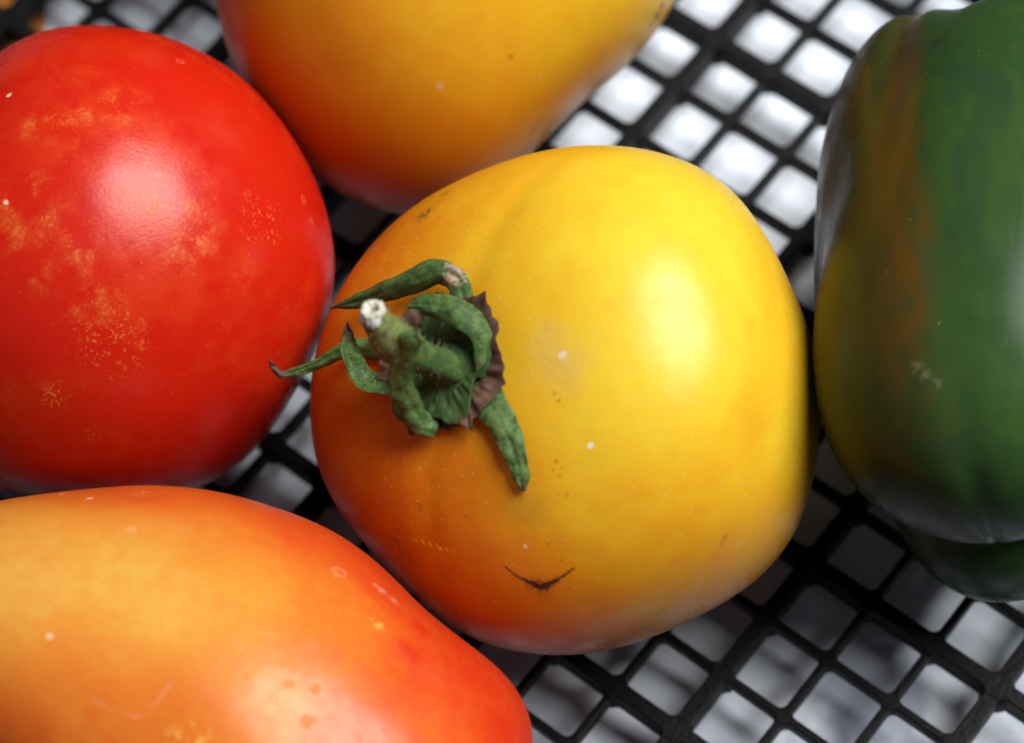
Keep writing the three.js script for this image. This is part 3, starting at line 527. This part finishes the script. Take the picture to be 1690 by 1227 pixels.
{
  const list = DATA.stem, { at, w } = curveOf(list), N = 90, M = 36, pos = [], uv = [], idx = [];
  const frame = (t) => { const T = at(Math.min(1, t + 0.012)).sub(at(Math.max(0, t - 0.012))).normalize(), X = T.clone().cross(V(0.3, 0.2, 1)).normalize(); return { T, X, Y: T.clone().cross(X) }; };
  const surf = (t, a, grow = 0) => {
    const { X, Y } = frame(t), r = w(t) * (1 + 0.05 * noise(Math.cos(a) * 1.4, Math.sin(a) * 1.4, t * 7) + 0.03 * Math.cos(5 * a + t * 3) + 0.02 * noise(Math.cos(a) * 5, Math.sin(a) * 5, t * 30)) + 0.0003 * Math.exp(-Math.pow((t - 0.52) / 0.02, 2)) + grow;
    return at(t).addScaledVector(X, r * Math.cos(a)).addScaledVector(Y, r * Math.sin(a));
  };
  const tube = (t0, t1, n, grow) => {
    const p = [], u = [], ix = [];
    for (let i = 0; i <= n; i++) for (let m = 0; m <= M; m++) { const t = mix(t0, t1, i / n), q = surf(t, m / M * 2 * Math.PI, grow); p.push(q.x, q.y, q.z); u.push(t, m / M); if (i < n && m < M) { const a = i * (M + 1) + m; ix.push(a, a + 1, a + M + 1, a + 1, a + M + 2, a + M + 1); } }
    const g = new THREE.BufferGeometry(); g.setAttribute('position', new THREE.Float32BufferAttribute(p, 3)); g.setAttribute('uv', new THREE.Float32BufferAttribute(u, 2)); g.setIndex(ix); g.computeVertexNormals(); return g;
  };
  const stem = mesh('stem', colored(tube(0, 1, N, 0), (x, y, z, t, s) => {
    const n = fbm(x * 1.2, y * 1.2, z * 1.2, 3), f = fbm(x * 4, y * 4, z * 4, 2);
    return mix3(mix3(DARK, [0.0638, 0.1125, 0.0263], smooth(-0.3, 0.4, n + 0.5 * f)), mix3([0.12, 0.165, 0.0413], BROWN, smooth(0.1, 0.5, n + f)), smooth(0.45, 0.7, t + 0.15 * n));
  }), leafMat(0.6), yellow);
  // rings where the stem meets the calyx
  const { T, X } = frame(0.05), ringPts = [[0.0018, 0.0013], [0.0027, 0.0011], [0.0030, 0.0008], [0.00295, 0.0005], [0.0034, 0.0004], [0.0039, 0.0001], [0.0041, -0.0004], [0.0036, -0.0012]].map(([x, y]) => new THREE.Vector2(x, y));
  const rg = new THREE.LatheGeometry(ringPts, 48); const ring = mesh('stem_collar', colored(rg, (x, y, z) => mix3([0.03, 0.06, 0.018], [0.0465, 0.0938, 0.0263], clamp(0.5 + 1.4 * fbm(x, y, z, 3)))), leafMat(0.65), stem);
  const SV = V(...ST); ring.quaternion.setFromUnitVectors(V(0, 1, 0), SV); const rd = yellowRadius(ST); ring.position.set(ST[0] * rd, ST[1] * rd + CY, ST[2] * rd).addScaledVector(SV, 0.0021).add(V(0.0016, 0.0004, -0.0002));
  // torn pale end: a rim with a hollow, and fibres pulled down one side
  const E = frame(0.995), tip = at(0.995), rim = [], ru = [], ri = [], RN = 14;
  const prof = [[1.04, -0.9], [1.10, -0.4], [1.12, 0.0], [1.05, 0.35], [0.88, 0.5], [0.70, 0.42], [0.52, 0.2], [0.40, -0.2], [0.34, -0.7], [0.2, -0.9], [0, -0.95]];
  prof.forEach(([r, h], j) => { for (let m = 0; m <= M; m++) { const a = m / M * 2 * Math.PI, k = 1 + 0.12 * noise(Math.cos(a) * 2.5, Math.sin(a) * 2.5, j * 0.6), q = tip.clone().addScaledVector(E.X, r * k * w(1) * Math.cos(a)).addScaledVector(E.Y, r * k * w(1) * Math.sin(a)).addScaledVector(E.T, (h + 0.28 * noise(Math.cos(a) * 3, Math.sin(a) * 3, j)) / 1000); rim.push(q.x, q.y, q.z); ru.push(r, m / M); if (j < prof.length - 1 && m < M) { const b = j * (M + 1) + m; ri.push(b, b + 1, b + M + 1, b + 1, b + M + 2, b + M + 1); } } });
  const eg = new THREE.BufferGeometry(); eg.setAttribute('position', new THREE.Float32BufferAttribute(rim, 3)); eg.setAttribute('uv', new THREE.Float32BufferAttribute(ru, 2)); eg.setIndex(ri); eg.computeVertexNormals();
  const white = leafMat(0.8), pale = (x, y, z, r) => mix3(mix3([0.40, 0.38, 0.29], [0.55, 0.54, 0.47], clamp(0.5 + 1.5 * fbm(x * 3, y * 3, z * 3, 3))), [0.16, 0.20, 0.05], 1 - smooth(0.2, 0.42, r));
  const end = mesh('torn_end', colored(eg, pale), white, stem); end.userData.label = 'pale torn end of the stem with a small hollow';
  const fibres = [], down = V(-0.3, 0.25, 0.9), FIBRE_A = Math.atan2(E.Y.dot(down), E.X.dot(down));
  for (let i = 0; i < 26; i++) {
    const a = FIBRE_A + (rnd() - 0.5) * 2.0, t1 = 0.99 - 0.004 * rnd(), t0 = 0.82 + 0.08 * rnd(), pts = [];
    for (let q = 0; q <= 5; q++) pts.push(surf(mix(t1, t0, q / 5), a + 0.12 * (rnd() - 0.5), 0.00004 + 0.00012 * Math.sin(q / 5 * Math.PI) + 0.0001 * rnd() + (q === 5 ? 0.00025 * rnd() : 0)));
    const g = new THREE.TubeGeometry(new THREE.CatmullRomCurve3(pts), 12, 0.00016 + 0.00008 * rnd(), 5); fibres.push(g);
  }
  const fb = mesh('torn_fibres', colored(mergeGeometries(fibres), (x, y, z) => mix3([0.55, 0.55, 0.55], [0.25, 0.18, 0.14], smooth(0.15, 0.4, fbm(x * 0.9, y * 0.9 + 3, z * 0.9, 3)))), white, stem); fb.userData.kind = 'stuff';
  // fine hairs
  const hair = new THREE.ConeGeometry(0.000035, 0.0009, 4, 1).translate(0, 0.00045, 0), hairs = [];
  const put = (p, n) => { const h = hair.clone(), q = new THREE.Quaternion().setFromUnitVectors(V(0, 1, 0), n.clone().add(V(rnd() - 0.5, rnd() - 0.5, rnd() - 0.5).multiplyScalar(0.9)).normalize()), s = 0.5 + rnd(); h.applyMatrix4(new THREE.Matrix4().compose(p, q, V(1, s, 1))); hairs.push(h); };
  for (let i = 0; i < 170; i++) { const t = 0.1 + 0.75 * rnd(), a = rnd() * 6.283, p = surf(t, a); put(p, p.clone().sub(at(t)).normalize()); }
  const hm = mesh('stem_hairs', mergeGeometries(hairs), new THREE.MeshPhysicalMaterial({ color: new THREE.Color().setRGB(0.20, 0.24, 0.13), roughness: 0.6 }), stem); hm.userData.kind = 'stuff';
}
for (const o of scene.children) if (o.isGroup) lit(o);

renderer.render(scene, camera);
